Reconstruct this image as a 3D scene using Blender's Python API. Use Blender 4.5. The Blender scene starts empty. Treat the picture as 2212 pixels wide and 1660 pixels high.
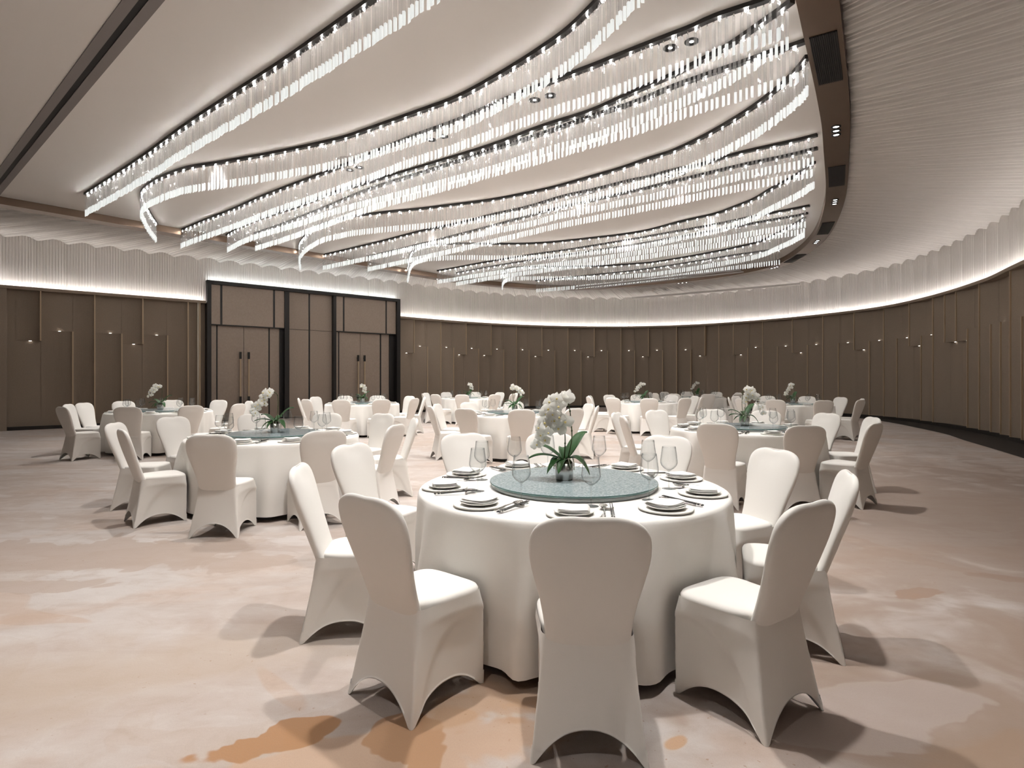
import bpy, bmesh, math, random
import numpy as np
from math import pi, sin, cos, sqrt, atan2, radians
random.seed(7)
SC = bpy.context.scene
COL = SC.collection

# ------------------------------------------------------------------ helpers
def lin(c):
    c = c / 255.0
    return c / 12.92 if c <= 0.04045 else ((c + 0.055) / 1.055) ** 2.4
def rgb(r, g, b): return (lin(r), lin(g), lin(b), 1.0)

def mat(name, color=(0.8, 0.8, 0.8, 1), rough=0.5, metal=0.0, spec=0.5, sheen=0.0, noise=None, bump=None):
    """Principled material; noise=(scale, amount) varies the colour, bump=(scale, strength, stretch) roughens it."""
    m = bpy.data.materials.new(name); m.use_nodes = True
    nt = m.node_tree; b = nt.nodes['Principled BSDF']
    b.inputs['Base Color'].default_value = color
    b.inputs['Roughness'].default_value = rough
    b.inputs['Metallic'].default_value = metal
    b.inputs['Specular IOR Level'].default_value = spec
    if sheen: b.inputs['Sheen Weight'].default_value = sheen
    if noise or bump:
        tc = nt.nodes.new('ShaderNodeTexCoord')
    if noise:
        n = nt.nodes.new('ShaderNodeTexNoise'); n.inputs['Scale'].default_value = noise[0]; n.inputs['Detail'].default_value = 4
        nt.links.new(tc.outputs['Object'], n.inputs['Vector'])
        mp = nt.nodes.new('ShaderNodeMapRange'); mp.inputs[3].default_value = 1 - noise[1]; mp.inputs[4].default_value = 1 + noise[1]
        nt.links.new(n.outputs['Fac'], mp.inputs[0])
        mx = nt.nodes.new('ShaderNodeVectorMath'); mx.operation = 'SCALE'
        mx.inputs[0].default_value = color[:3]
        nt.links.new(mp.outputs[0], mx.inputs['Scale']); nt.links.new(mx.outputs[0], b.inputs['Base Color'])
    if bump:
        n2 = nt.nodes.new('ShaderNodeTexNoise'); n2.inputs['Scale'].default_value = bump[0]; n2.inputs['Detail'].default_value = 2
        mpg = nt.nodes.new('ShaderNodeMapping'); mpg.inputs['Scale'].default_value = bump[2] if len(bump) > 2 else (1, 1, 1)
        nt.links.new(tc.outputs['Object'], mpg.inputs['Vector']); nt.links.new(mpg.outputs[0], n2.inputs['Vector'])
        bp = nt.nodes.new('ShaderNodeBump'); bp.inputs['Strength'].default_value = bump[1]; bp.inputs['Distance'].default_value = 0.0012
        nt.links.new(n2.outputs['Fac'], bp.inputs['Height']); nt.links.new(bp.outputs[0], b.inputs['Normal'])
    return m

def emit(name, color, strength, sample=True):
    m = bpy.data.materials.new(name); m.use_nodes = True
    nt = m.node_tree; nt.nodes.clear()
    e = nt.nodes.new('ShaderNodeEmission'); e.inputs[0].default_value = color; e.inputs[1].default_value = strength
    o = nt.nodes.new('ShaderNodeOutputMaterial'); nt.links.new(e.outputs[0], o.inputs[0])
    if not sample: m.cycles.emission_sampling = 'NONE'
    return m

def clear_glass(name, centre, edge, ior=1.45, white=0.0, rough=0.02):
    """Thin clear glass: see-through in the middle of a wall, darker and shinier where it turns away."""
    m = bpy.data.materials.new(name); m.use_nodes = True
    nt = m.node_tree; nt.nodes.clear(); N = nt.nodes.new; L = nt.links.new
    lw = N('ShaderNodeLayerWeight'); lw.inputs[0].default_value = 0.5
    pw = N('ShaderNodeMath'); pw.operation = 'POWER'; L(lw.outputs['Facing'], pw.inputs[0]); pw.inputs[1].default_value = 3.0
    cr = N('ShaderNodeMix'); cr.data_type = 'RGBA'; cr.inputs[6].default_value = centre; cr.inputs[7].default_value = edge
    L(pw.outputs[0], cr.inputs[0])
    tr = N('ShaderNodeBsdfTransparent'); L(cr.outputs[2], tr.inputs[0])
    gl = N('ShaderNodeBsdfGlossy'); gl.inputs['Roughness'].default_value = rough
    f0 = ((ior - 1) / (ior + 1)) ** 2
    p5 = N('ShaderNodeMath'); p5.operation = 'POWER'; L(lw.outputs['Facing'], p5.inputs[0]); p5.inputs[1].default_value = 5.0
    fr = N('ShaderNodeMath'); fr.operation = 'MULTIPLY_ADD'; L(p5.outputs[0], fr.inputs[0]); fr.inputs[1].default_value = .8 * (1 - f0); fr.inputs[2].default_value = f0
    mx = N('ShaderNodeMixShader'); L(fr.outputs[0], mx.inputs[0]); L(tr.outputs[0], mx.inputs[1]); L(gl.outputs[0], mx.inputs[2])
    last = mx
    if white:
        tl = N('ShaderNodeBsdfTranslucent'); df = N('ShaderNodeBsdfDiffuse'); ad = N('ShaderNodeMixShader')
        ad.inputs[0].default_value = .5; L(tl.outputs[0], ad.inputs[1]); L(df.outputs[0], ad.inputs[2])
        m2 = N('ShaderNodeMixShader'); m2.inputs[0].default_value = white; L(mx.outputs[0], m2.inputs[1]); L(ad.outputs[0], m2.inputs[2]); last = m2
    o = N('ShaderNodeOutputMaterial'); L(last.outputs[0], o.inputs[0])
    return m

def mesh(name, verts, faces, mats, smooth=False, midx=None):
    me = bpy.data.meshes.new(name)
    me.from_pydata([tuple(map(float, v)) for v in verts], [], [tuple(int(i) for i in f) for f in faces])
    for m in (mats if isinstance(mats, (list, tuple)) else [mats]): me.materials.append(m)
    if smooth: me.polygons.foreach_set('use_smooth', [True] * len(me.polygons))
    if midx is not None: me.polygons.foreach_set('material_index', midx)
    me.update()
    return me

def obj(name, me, parent=None, loc=(0, 0, 0), rz=0.0):
    o = bpy.data.objects.new(name, me); COL.objects.link(o)
    o.location = loc; o.rotation_euler = (0, 0, rz)
    if parent: o.parent = parent
    return o
def empty(name, loc=(0, 0, 0), rz=0.0):
    o = bpy.data.objects.new(name, None); COL.objects.link(o); o.location = loc; o.rotation_euler = (0, 0, rz)
    o.empty_display_size = .1
    return o
def tag(o, label=None, cat=None, group=None, kind=None):
    if label: o['label'] = label
    if cat: o['category'] = cat
    if group: o['group'] = group
    if kind: o['kind'] = kind
    return o
CH = {}
def kids(o):
    return CH[o.name] if o.name in CH else [c for c in COL.objects if c.parent == o]
def freeze(o):
    """remember a prototype's children so that copying does not have to search the scene"""
    CH[o.name] = [c for c in COL.objects if c.parent == o]
    for c in CH[o.name]: freeze(c)
def copy_tree(o, parent=None):
    c = o.copy(); COL.objects.link(c); c.parent = parent
    for ch in kids(o): copy_tree(ch, c)
    return c

class MB:
    """collects simple shapes and links them as one mesh"""
    def __init__(s): s.v = []; s.f = []; s.m = []
    def add(s, v, f, mi=0):
        n = len(s.v); s.v += [tuple(p) for p in v]; s.f += [tuple(i + n for i in q) for q in f]; s.m += [mi] * len(f); return s
    def box(s, x0, x1, y0, y1, z0, z1, mi=0):
        v = [(x, y, z) for z in (z0, z1) for y in (y0, y1) for x in (x0, x1)]
        return s.add(v, [(0, 2, 3, 1), (4, 5, 7, 6), (0, 1, 5, 4), (2, 6, 7, 3), (0, 4, 6, 2), (1, 3, 7, 5)], mi)
    def prism(s, poly, z0, z1, mi=0):
        n = len(poly)
        v = [(x, y, z0) for x, y in poly] + [(x, y, z1) for x, y in poly]
        f = [tuple(range(n - 1, -1, -1)), tuple(range(n, 2 * n))] + [(i, (i + 1) % n, n + (i + 1) % n, n + i) for i in range(n)]
        return s.add(v, f, mi)
    def rings(s, R, cap0=True, cap1=True, mi=0, closed=True):
        n = len(R[0]); v = [p for r in R for p in r]; f = []
        for k in range(len(R) - 1):
            for i in range(n if closed else n - 1):
                j = (i + 1) % n
                f.append((k * n + i, k * n + j, (k + 1) * n + j, (k + 1) * n + i))
        if cap0: f.append(tuple(range(n - 1, -1, -1)))
        if cap1: f.append(tuple(range((len(R) - 1) * n, len(R) * n)))
        return s.add(v, f, mi)
    def lathe(s, prof, n=32, c=(0, 0, 0), mi=0, cap0=False, cap1=False):
        R = [[(c[0] + r * cos(2 * pi * i / n), c[1] + r * sin(2 * pi * i / n), c[2] + z) for i in range(n)] for r, z in prof]
        return s.rings(R, cap0, cap1, mi)
    def tube(s, pts, r, n=8, mi=0, taper=None):
        P = [np.array(p, float) for p in pts]; R = []
        up = np.array((0.13, 0.21, 0.97))
        for i, p in enumerate(P):
            t = P[min(i + 1, len(P) - 1)] - P[max(i - 1, 0)]; t /= np.linalg.norm(t) + 1e-9
            a = np.cross(t, up); a /= np.linalg.norm(a) + 1e-9; b = np.cross(t, a)
            rr = r * (taper[i] if taper else 1)
            R.append([tuple(p + rr * (cos(2 * pi * k / n) * a + sin(2 * pi * k / n) * b)) for k in range(n)])
        return s.rings(R, True, True, mi)
    def me(s, name, mats, smooth=False): return mesh(name, s.v, s.f, mats, smooth, s.m)
    def build(s, name, mats, parent=None, smooth=False, loc=(0, 0, 0), rz=0.0): return obj(name, s.me(name, mats, smooth), parent, loc, rz)

def crom(P, n=24):
    out = []; m = len(P)
    for i in range(m - 1):
        p0, p1, p2, p3 = P[max(i - 1, 0)], P[i], P[i + 1], P[min(i + 2, m - 1)]
        for k in range(n):
            t = k / n
            out.append(tuple(.5 * ((2 * b) + (-a + c) * t + (2 * a - 5 * b + 4 * c - d) * t * t + (-a + 3 * b - 3 * c + d) * t ** 3) for a, b, c, d in zip(p0, p1, p2, p3)))
    out.append(tuple(P[-1])); return out
class Path:
    def __init__(s, pts):
        s.P = np.array(pts, float); d = np.linalg.norm(np.diff(s.P, axis=0), axis=1); s.a = np.concatenate([[0], np.cumsum(d)]); s.L = s.a[-1]
    def at(s, t):
        return np.array([np.interp(t, s.a, s.P[:, k]) for k in range(s.P.shape[1])])
    def tan(s, t, e=.05):
        d = s.at(min(t + e, s.L)) - s.at(max(t - e, 0)); return d / np.linalg.norm(d)
    def off(s, t, d):
        """point at arc length t moved d to the right-hand side of the path"""
        p = s.at(t); q = s.tan(t); return np.array((p[0] + d * q[1], p[1] - d * q[0]))
def sweep(mb, path, ss, prof, mi=0, cap=True):
    """prof: closed loop of (offset, z)"""
    R = [[(*path.off(t, d), z) for d, z in prof] for t in ss]
    return mb.rings(R, cap, cap, mi)

# ------------------------------------------------------------------ materials
M = {}
M['ceiling'] = mat('ceiling_paint', rgb(227, 222, 217), .9, noise=(1.5, .01))
M['white'] = mat('ribbed_white', rgb(226, 221, 216), .75)
M['fabric'] = mat('brown_fabric', rgb(150, 135, 120), .85, spec=.25, noise=(60, .16), bump=(220, .25))
M['tan'] = mat('tan_metal_edge', rgb(184, 162, 135), .5, .1)
M['bronze'] = mat('bronze_metal', rgb(118, 99, 84), .32, .75, noise=(4, .08))
M['black'] = mat('black_metal', rgb(34, 31, 30), .45, .2)
M['dark'] = mat('dark_grille', rgb(18, 16, 15), .6)
M['border'] = mat('dark_floor_border', rgb(38, 32, 28), .7, noise=(20, .15))
M['grey'] = mat('grey_metal', rgb(150, 144, 142), .45, .3)
M['groove'] = mat('groove_lip', rgb(128, 121, 119), .6)
M['chair'] = mat('stretch_fabric', rgb(243, 239, 233), .8, spec=.2, sheen=.1, bump=(500, .25))
M['cloth'] = mat('table_linen', rgb(249, 246, 241), .8, spec=.2, bump=(420, .3))
M['napkin'] = mat('napkin_linen', rgb(251, 249, 245), .85, spec=.1)
M['china'] = mat('ivory_china', rgb(253, 250, 244), .45, spec=.12)
M['silver'] = mat('polished_silver', rgb(205, 202, 198), .16, 1.0)
M['stick'] = mat('black_lacquer', rgb(26, 24, 24), .25, spec=.6)
M['leaf'] = mat('orchid_leaf', rgb(40, 80, 34), .45, spec=.3, noise=(14, .25))
M['stem'] = mat('orchid_stem', rgb(70, 84, 48), .55)
def petal():
    m = bpy.data.materials.new('orchid_petal'); m.use_nodes = True
    nt = m.node_tree; nt.nodes.clear(); N = nt.nodes.new; L = nt.links.new
    d = N('ShaderNodeBsdfDiffuse'); d.inputs[0].default_value = rgb(253, 252, 248); t = N('ShaderNodeBsdfTranslucent'); t.inputs[0].default_value = rgb(253, 252, 246)
    x = N('ShaderNodeMixShader'); x.inputs[0].default_value = .45; L(d.outputs[0], x.inputs[1]); L(t.outputs[0], x.inputs[2])
    o = N('ShaderNodeOutputMaterial'); L(x.outputs[0], o.inputs[0]); return m
M['petal'] = petal()
M['lip'] = mat('orchid_lip', rgb(232, 214, 150), .6)
M['root'] = mat('orchid_root', rgb(186, 182, 160), .7)
M['moss'] = mat('moss', rgb(70, 66, 46), .9, noise=(60, .4))
M['pot'] = mat('mirrored_pot', rgb(214, 212, 210), .28, .8, bump=(26, .8, (1, 1, .35)))
M['susan_edge'] = mat('green_glass_edge', rgb(88, 118, 114), .1, spec=.7)
M['ring'] = mat('frosted_ring', rgb(236, 240, 241), .35)
M['table'] = mat('table_board', rgb(120, 95, 70), .6)
M['glass'] = clear_glass('wine_glass_clear', (.985, .988, .988, 1), (.56, .58, .59, 1), 1.48)
M['glass_stem'] = clear_glass('wine_glass_stem', (.93, .94, .94, 1), (.36, .38, .39, 1), 1.75, rough=.03)
M['crystal'] = clear_glass('crystal_clear', (.995, .995, .995, 1), (.84, .87, .86, 1), 1.6, white=.17, rough=.06)
M['bulb'] = emit('bulb_light', (1, .99, .97, 1), 92)
M['led'] = emit('cove_led', (1, .97, .95, 1), 20)
M['led_door'] = emit('cove_led_cool', (.93, .98, 1, 1), 13)
M['lens'] = emit('downlight_lens', (1, .97, .94, 1), 9, False)
M['accent'] = emit('accent_led', (1, .95, .88, 1), 3.5)

def frosted():
    m = bpy.data.materials.new('crystal_frosted'); m.use_nodes = True
    nt = m.node_tree; nt.nodes.clear(); N = nt.nodes.new; L = nt.links.new
    d = N('ShaderNodeBsdfDiffuse'); t = N('ShaderNodeBsdfTranslucent'); mx = N('ShaderNodeMixShader'); mx.inputs[0].default_value = .5
    L(d.outputs[0], mx.inputs[1]); L(t.outputs[0], mx.inputs[2])
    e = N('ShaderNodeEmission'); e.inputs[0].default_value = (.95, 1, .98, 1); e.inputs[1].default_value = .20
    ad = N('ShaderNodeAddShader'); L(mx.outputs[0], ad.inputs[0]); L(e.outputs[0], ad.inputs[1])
    o = N('ShaderNodeOutputMaterial'); L(ad.outputs[0], o.inputs[0]); m.cycles.emission_sampling = 'NONE'
    return m
M['frost'] = frosted()

def susan():
    m = mat('grey_stone_glass', rgb(118, 134, 136), .1, spec=.25)
    nt = m.node_tree; b = nt.nodes['Principled BSDF']; N = nt.nodes.new; L = nt.links.new
    tc = N('ShaderNodeTexCoord'); n = N('ShaderNodeTexNoise'); n.inputs['Scale'].default_value = 95; n.inputs['Detail'].default_value = 5; n.inputs['Roughness'].default_value = .7
    L(tc.outputs['Object'], n.inputs['Vector'])
    cr = N('ShaderNodeValToRGB'); cr.color_ramp.elements[0].position = .35; cr.color_ramp.elements[0].color = rgb(122, 138, 142)
    cr.color_ramp.elements[1].position = .68; cr.color_ramp.elements[1].color = rgb(190, 202, 204)
    L(n.outputs['Fac'], cr.inputs[0]); L(cr.outputs[0], b.inputs['Base Color'])
    return m
M['susan'] = susan()

def door_wood():
    m = mat('herringbone_veneer', rgb(150, 132, 118), .55)
    nt = m.node_tree; b = nt.nodes['Principled BSDF']; N = nt.nodes.new; L = nt.links.new
    tc = N('ShaderNodeTexCoord'); sp = N('ShaderNodeSeparateXYZ'); L(tc.outputs['Object'], sp.inputs[0])
    def mth(op, a, bb=None):
        n = N('ShaderNodeMath'); n.operation = op
        for i, x in enumerate((a, bb)):
            if x is None: continue
            if isinstance(x, (int, float)): n.inputs[i].default_value = x
            else: L(x, n.inputs[i])
        return n.outputs[0]
    zig = mth('PINGPONG', sp.outputs[0], .07)
    v = mth('ADD', sp.outputs[2], zig)
    w = mth('PINGPONG', mth('MULTIPLY', v, 1.0), .022)
    n = N('ShaderNodeTexNoise'); n.inputs['Scale'].default_value = 24; L(tc.outputs['Object'], n.inputs['Vector'])
    f = mth('ADD', mth('MULTIPLY', w, 22.0), mth('MULTIPLY', n.outputs['Fac'], .55))
    cr = N('ShaderNodeValToRGB'); cr.color_ramp.elements[0].position = .2; cr.color_ramp.elements[0].color = rgb(150, 134, 121)
    cr.color_ramp.elements[1].position = .9; cr.color_ramp.elements[1].color = rgb(176, 159, 145)
    L(f, cr.inputs[0]); L(cr.outputs[0], b.inputs['Base Color'])
    return m
M['door'] = door_wood()

def carpet():
    m = bpy.data.materials.new('watercolour_carpet'); m.use_nodes = True
    nt = m.node_tree; b = nt.nodes['Principled BSDF']; N = nt.nodes.new; L = nt.links.new
    b.inputs['Roughness'].default_value = .95; b.inputs['Specular IOR Level'].default_value = .12; b.inputs['Sheen Weight'].default_value = .15
    tc = N('ShaderNodeTexCoord'); P = tc.outputs['Object']
    def mth(op, a, bb=None, c=None, clamp=False):
        n = N('ShaderNodeMath'); n.operation = op; n.use_clamp = clamp
        for i, x in enumerate((a, bb, c)):
            if x is None: continue
            if isinstance(x, (int, float)): n.inputs[i].default_value = x
            else: L(x, n.inputs[i])
        return n.outputs[0]
    def noise(scale, stretch=(1, 1, 1), rot=0, detail=4, dist=0, off=(0, 0, 0), rough=.55):
        mp = N('ShaderNodeMapping'); mp.inputs['Scale'].default_value = stretch; mp.inputs['Rotation'].default_value = (0, 0, rot); mp.inputs['Location'].default_value = off
        L(P, mp.inputs[0])
        n = N('ShaderNodeTexNoise'); n.inputs['Scale'].default_value = scale; n.inputs['Detail'].default_value = detail; n.inputs['Distortion'].default_value = dist; n.inputs['Roughness'].default_value = rough
        L(mp.outputs[0], n.inputs['Vector']); return n.outputs['Fac']
    def ramp(v, lo, hi):
        n = N('ShaderNodeMapRange'); n.interpolation_type = 'SMOOTHSTEP'; n.inputs[1].default_value = lo; n.inputs[2].default_value = hi; L(v, n.inputs[0]); return n.outputs[0]
    def mix(fac, a, c, amt=1.0):
        n = N('ShaderNodeMix'); n.data_type = 'RGBA'
        f = mth('MULTIPLY', fac, amt) if amt != 1.0 else fac
        L(f, n.inputs[0])
        for i, x in ((6, a), (7, c)):
            if isinstance(x, tuple): n.inputs[i].default_value = x
            else: L(x, n.inputs[i])
        return n.outputs[2]
    warp = noise(1.6, detail=3, dist=.9)
    fine = noise(9, detail=5, off=(4, 2, 0))
    base = mix(ramp(noise(.42, (1, 1.5, 1), detail=5), .35, .68), rgb(186, 172, 163), rgb(198, 190, 185))
    base = mix(ramp(noise(.5, (1, 1.7, 1), .2, 6, .8, (7, 3, 0)), .50, .62), base, rgb(190, 171, 158), .8)
    # sharp-edged washes
    base = mix(ramp(noise(.34, (1, 1.6, 1), .15, 4, 1.3, (2, 9, 0)), .555, .565), base, rgb(182, 166, 154), .55)
    base = mix(ramp(noise(.45, (1, 1.5, 1), -.1, 4, 1.5, (12, 5, 0)), .62, .63), base, rgb(206, 199, 195), .6)
    base = mix(ramp(noise(.3, (1, 1.4, 1), .3, 3, 1.2, (21, 15, 0)), .66, .67), base, rgb(183, 157, 137), .55)
    # sweeping streaks across the room
    base = mix(ramp(noise(1.3, (.55, 3.2, 1), .12, 6, .5, (1, 4, 0)), .45, .75), base, rgb(168, 150, 138), .55)
    base = mix(ramp(noise(1.1, (.5, 2.6, 1), .1, 6, .4, (9, 1, 0)), .5, .8), base, rgb(208, 202, 198), .45)
    mott = noise(4.2, (1, 1.4, 1), .3, 7, .4, (3, 8, 0), .65)
    base = mix(ramp(mott, .48, .72), base, rgb(168, 148, 132), .45)
    base = mix(ramp(mott, .5, .28), base, rgb(206, 199, 194), .4)
    # painted marks with a place of their own: x, y, half length, half width, turn, colour, strength, edge
    for x, y, rx, ry, rot, c, amt, edge in (
            (-.78, 1.98, 1.0, .26, .38, rgb(190, 160, 136), .8, .10),
            (-.95, 2.19, .30, .105, .42, rgb(168, 126, 90), .95, .05),
            (-.44, 2.24, .13, .24, .5, rgb(170, 130, 96), .85, .06),
            (.0, 2.55, .34, .2, .3, rgb(180, 146, 116), .7, .15),
            (-1.9, 2.75, 1.1, .26, .32, rgb(182, 164, 146), .5, .7),
            (-2.6, 2.35, .9, .2, .25, rgb(178, 160, 144), .5, .7),
            (-3.6, 4.55, 1.5, .42, -.05, rgb(176, 158, 145), .7, .05),
            (-3.4, 3.85, .9, .13, .1, rgb(175, 157, 144), .7, .05),
            (2.62, 3.72, .17, .07, .3, rgb(164, 116, 80), .75, .10),
            (3.5, 4.0, .26, .08, -.4, rgb(150, 110, 80), .6, .15),
            (4.6, 5.6, 2.6, 5.0, -.25, rgb(158, 138, 124), .75, .45),  # broad wash: partly brown carpet pattern, partly the dimmer right-hand light painted in
            (2.6, 1.9, 1.5, 1.2, .2, rgb(162, 140, 125), .7, .5),  # near right wash, likewise part carpet brown, part weaker light put into the colour
            (1.5, 2.42, .5, .17, .25, rgb(190, 178, 172), .5, .06),
            (.63, 2.2, .06, .035, .6, rgb(190, 150, 112), .8, .15),
            (1.95, 2.05, .4, .16, .3, rgb(170, 140, 114), .4, .3)):
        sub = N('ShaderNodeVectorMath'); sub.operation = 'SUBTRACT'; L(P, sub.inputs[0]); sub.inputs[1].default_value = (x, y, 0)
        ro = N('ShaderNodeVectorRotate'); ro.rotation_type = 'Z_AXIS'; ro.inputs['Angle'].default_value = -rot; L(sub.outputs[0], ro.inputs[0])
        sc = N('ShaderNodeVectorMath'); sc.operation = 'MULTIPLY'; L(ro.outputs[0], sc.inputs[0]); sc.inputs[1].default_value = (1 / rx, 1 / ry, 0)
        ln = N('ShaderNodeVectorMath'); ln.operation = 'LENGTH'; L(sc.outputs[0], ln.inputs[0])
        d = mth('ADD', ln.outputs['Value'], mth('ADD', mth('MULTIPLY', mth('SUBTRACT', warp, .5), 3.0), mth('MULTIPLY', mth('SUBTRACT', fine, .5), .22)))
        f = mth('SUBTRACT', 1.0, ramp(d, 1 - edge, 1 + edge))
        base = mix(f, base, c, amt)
    # scattered rusty specks
    spk = mth('MULTIPLY', ramp(noise(34, detail=2), .68, .74), ramp(noise(.6, off=(5, 5, 0)), .52, .6))
    base = mix(spk, base, rgb(150, 112, 76), .55)
    pile = noise(260, (1, .35, 1), .4, 2)
    base = mix(ramp(pile, .3, .7), base, mix(ramp(pile, 0, 1), base, (.28, .22, .18, 1)), .14)
    L(base, b.inputs['Base Color'])
    bp = N('ShaderNodeBump'); bp.inputs['Strength'].default_value = .3; bp.inputs['Distance'].default_value = .004; L(pile, bp.inputs['Height']); L(bp.outputs[0], b.inputs['Normal'])
    return m
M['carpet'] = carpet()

# ------------------------------------------------------------------ the room
ZP, ZJ, ZB, ZC = 3.82, 5.13, 5.28, 5.45          # panel top, wall/soffit joint, bronze band, flat ceiling
WALL = Path([(-21.0, 8.95)] + crom([(-4.75, 22.7), (-3.7, 23.75), (-1.1, 25.8), (1.83, 27.1), (5.2, 27.5), (8.3, 26.5), (10.6, 24.4), (12.1, 22.0), (12.85, 19.6),
                                    (12.65, 16.95), (11.9, 14.2), (11.1, 12.4), (9.9, 9.8), (8.4, 6.8), (7.2, 3.5), (6.4, 0), (6.0, -4.5)], 16))
SL1 = 21.287                                      # where the straight left wall turns into the curved one
DOOR0, DOOR1 = 14.62, 21.50
PITCH, S0 = 0.655, 21.587
out = [tuple(p) for p in WALL.P] + [(-21.0, -4.5)]
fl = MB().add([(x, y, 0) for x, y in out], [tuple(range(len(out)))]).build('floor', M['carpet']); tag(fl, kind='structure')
ce = MB().add([(x, y, ZC) for x, y in out], [tuple(range(len(out) - 1, -1, -1))]).build('ceiling', M['ceiling']); tag(ce, kind='structure')
for nm, a, b_ in (('wall_back', (6.0, -4.5), (-21.0, -4.5)), ('wall_side', (-21.0, -4.5), (-21.0, 8.95))):
    tag(MB().add([(*a, 0), (*b_, 0), (*b_, ZC), (*a, ZC)], [(0, 1, 2, 3)]).build(nm, M['fabric']), kind='structure')
# dark border between carpet and the right-hand wall
mb = MB(); ss = np.linspace(33, 66, 90)
def bw(t): return .12 + .95 * min(1, max(0, (t - 36) / 12)) - .3 * min(1, max(0, (t - 52) / 10))
R = [[(*WALL.off(t, 0), .004), (*WALL.off(t, bw(t)), .004)] for t in ss]
mb.rings(R, False, False, closed=False)
tag(mb.build('floor_border', M['border']), kind='structure')

def wall_strip(name, s0, s1, z0, z1, fn, m, n_per=28, parent=None):
    n = max(2, int((s1 - s0) / PITCH * n_per)); ss = np.linspace(s0, s1, n)
    R = [[(*WALL.off(t, fn(t)), z0), (*WALL.off(t, fn(t)), z1)] for t in ss]
    return MB().rings(R, False, False, closed=False).build(name, m, parent)
def modu(t):
    k = (t - S0) / PITCH; return k - math.floor(k)
RIB = 10
def ribbed(t):
    u = modu(t); return .02 + .035 * sin(pi * u) + (.018 if (u * RIB) % 1 > .5 else 0) - (.008 if (u < .02 or u > .98) else 0)
def lower(t):
    u = modu(t); return .005 + .02 * (2 * u - 1) ** 2 - (.02 if (u < .015 or u > .985) else 0)
wl = wall_strip('wall_left', 0, DOOR0, ZP, ZJ + .2, ribbed, M['white'], 40); tag(wl, kind='structure')
wf = wall_strip('wall_front', DOOR0, DOOR1, 4.3, ZJ + .2, ribbed, M['white'], 40); tag(wf, kind='structure')
wr = wall_strip('wall_right', DOOR1, WALL.L - 2, ZP, ZJ + .2, ribbed, M['white'], 40); tag(wr, kind='structure')
B_L = [9.718, 9.856, 10.024, 10.553, 11.251, 11.749, 12.392, 12.914, 13.555, 14.112, 14.44]
wall_strip('fabric_base', 0, DOOR0, 0, ZP, lambda t: 0.0, M['fabric'], 8, wl)
wall_strip('fabric_base', DOOR1, WALL.L - 2, 0, ZP, lower, M['fabric'], 24, wr)
# cap shelf that hides the cove light
for nm, a, b_, par in (('cove_shelf', 0, DOOR0 - .02, wl), ('cove_shelf', DOOR1, WALL.L - 2, wr)):
    mb = MB(); sweep(mb, WALL, np.linspace(a, b_, 160), [(-.02, ZP - .05), (.245, ZP - .05), (.245, ZP + .03), (.22, ZP + .03), (.22, ZP - .02), (-.02, ZP - .02)])
    mb.build(nm, M['fabric'], par)
for a, b_, z, m, par in ((0, DOOR0 - .05, ZP - .005, M['led'], wl), (DOOR1, WALL.L - 2, ZP - .005, M['led'], wr), (DOOR0 + .05, DOOR1 - .05, 4.525, M['led_door'], wf)):
    mb = MB(); R = [[(*WALL.off(t, .13), z), (*WALL.off(t, .165), z)] for t in np.linspace(a, b_, 140)]
    mb.rings(R, False, False, closed=False); mb.build('cove_light', m, par)
# skirting
for nm, a, b_ in (('baseboard_left', 0, DOOR0), ('baseboard_right', DOOR1, WALL.L - 2)):
    mb = MB(); sweep(mb, WALL, np.linspace(a, b_, 160), [(0, 0), (.17, 0), (.17, .09), (0, .09)]); tag(mb.build(nm, M['border']), kind='structure')

def wall_panel(parent, a, b_, kind, flip=False):
    """one fabric shingle, flush at one edge and standing proud at the other: hung from the top (up), standing on the floor (low) or full height"""
    z0, z1 = {'up': (2.415, ZP - .05), 'low': (.09, 2.70), 'full': (.09, ZP - .05)}[kind]
    a2, b2 = a + .006, b_ - .006
    def dd(t):
        w = (t - a2) / (b2 - a2); w = 1 - w if flip else w; return .012 + .17 * w ** 2
    R = [[(*WALL.off(t, .0), z0), (*WALL.off(t, dd(t)), z0), (*WALL.off(t, dd(t)), z1), (*WALL.off(t, .0), z1)] for t in np.linspace(a2, b2, 12)]
    p = MB().rings(R, True, True).build('fabric_panel', M['fabric'], parent)
    e = a2 if flip else b2
    mb = MB(); sweep(mb, WALL, [e - .017, e + .017], [(0, z0), (.205, z0), (.205, z1), (0, z1)]); mb.build('fin', M['tan'], p)
    if kind != 'full':
        mid = a + (.42 if flip else .58) * (b_ - a); mb = MB(); z = z0 - .012 if kind == 'up' else z1
        sweep(mb, WALL, [mid - .028, mid + .028], [(.03, z), (.05, z), (.05, z + .01), (.03, z + .01)]); mb.build('accent_light', M['accent'], p)
for (a, b_), k in zip(zip(B_L[2:], B_L[3:]), ('up', 'low', 'full', 'low', 'up', 'low', 'full', 'full')): wall_panel(wl, a, b_, k)
mb = MB(); sweep(mb, WALL, [B_L[0], B_L[1]], [(0, 0), (.22, 0), (.22, ZP - .03), (0, ZP - .03)]); mb.build('partition_jamb', M['fabric'], wl)
mb = MB(); sweep(mb, WALL, [9.60, 9.70], [(0, 0), (.16, 0), (.16, ZP - .03), (0, ZP - .03)]); mb.build('partition_edge', M['black'], wl)
mb = MB(); sweep(mb, WALL, [9.3, 9.6], [(0, 0), (.2, 0), (.2, ZP - .03), (0, ZP - .03)]); mb.build('partition_panel', M['fabric'], wl)
for a, b_, k in ((8.6, 9.2, 'low'), (8.0, 8.6, 'up'), (7.4, 8.0, 'low'), (6.8, 7.4, 'full'), (6.2, 6.8, 'low')): wall_panel(wl, a, b_, k)
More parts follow.
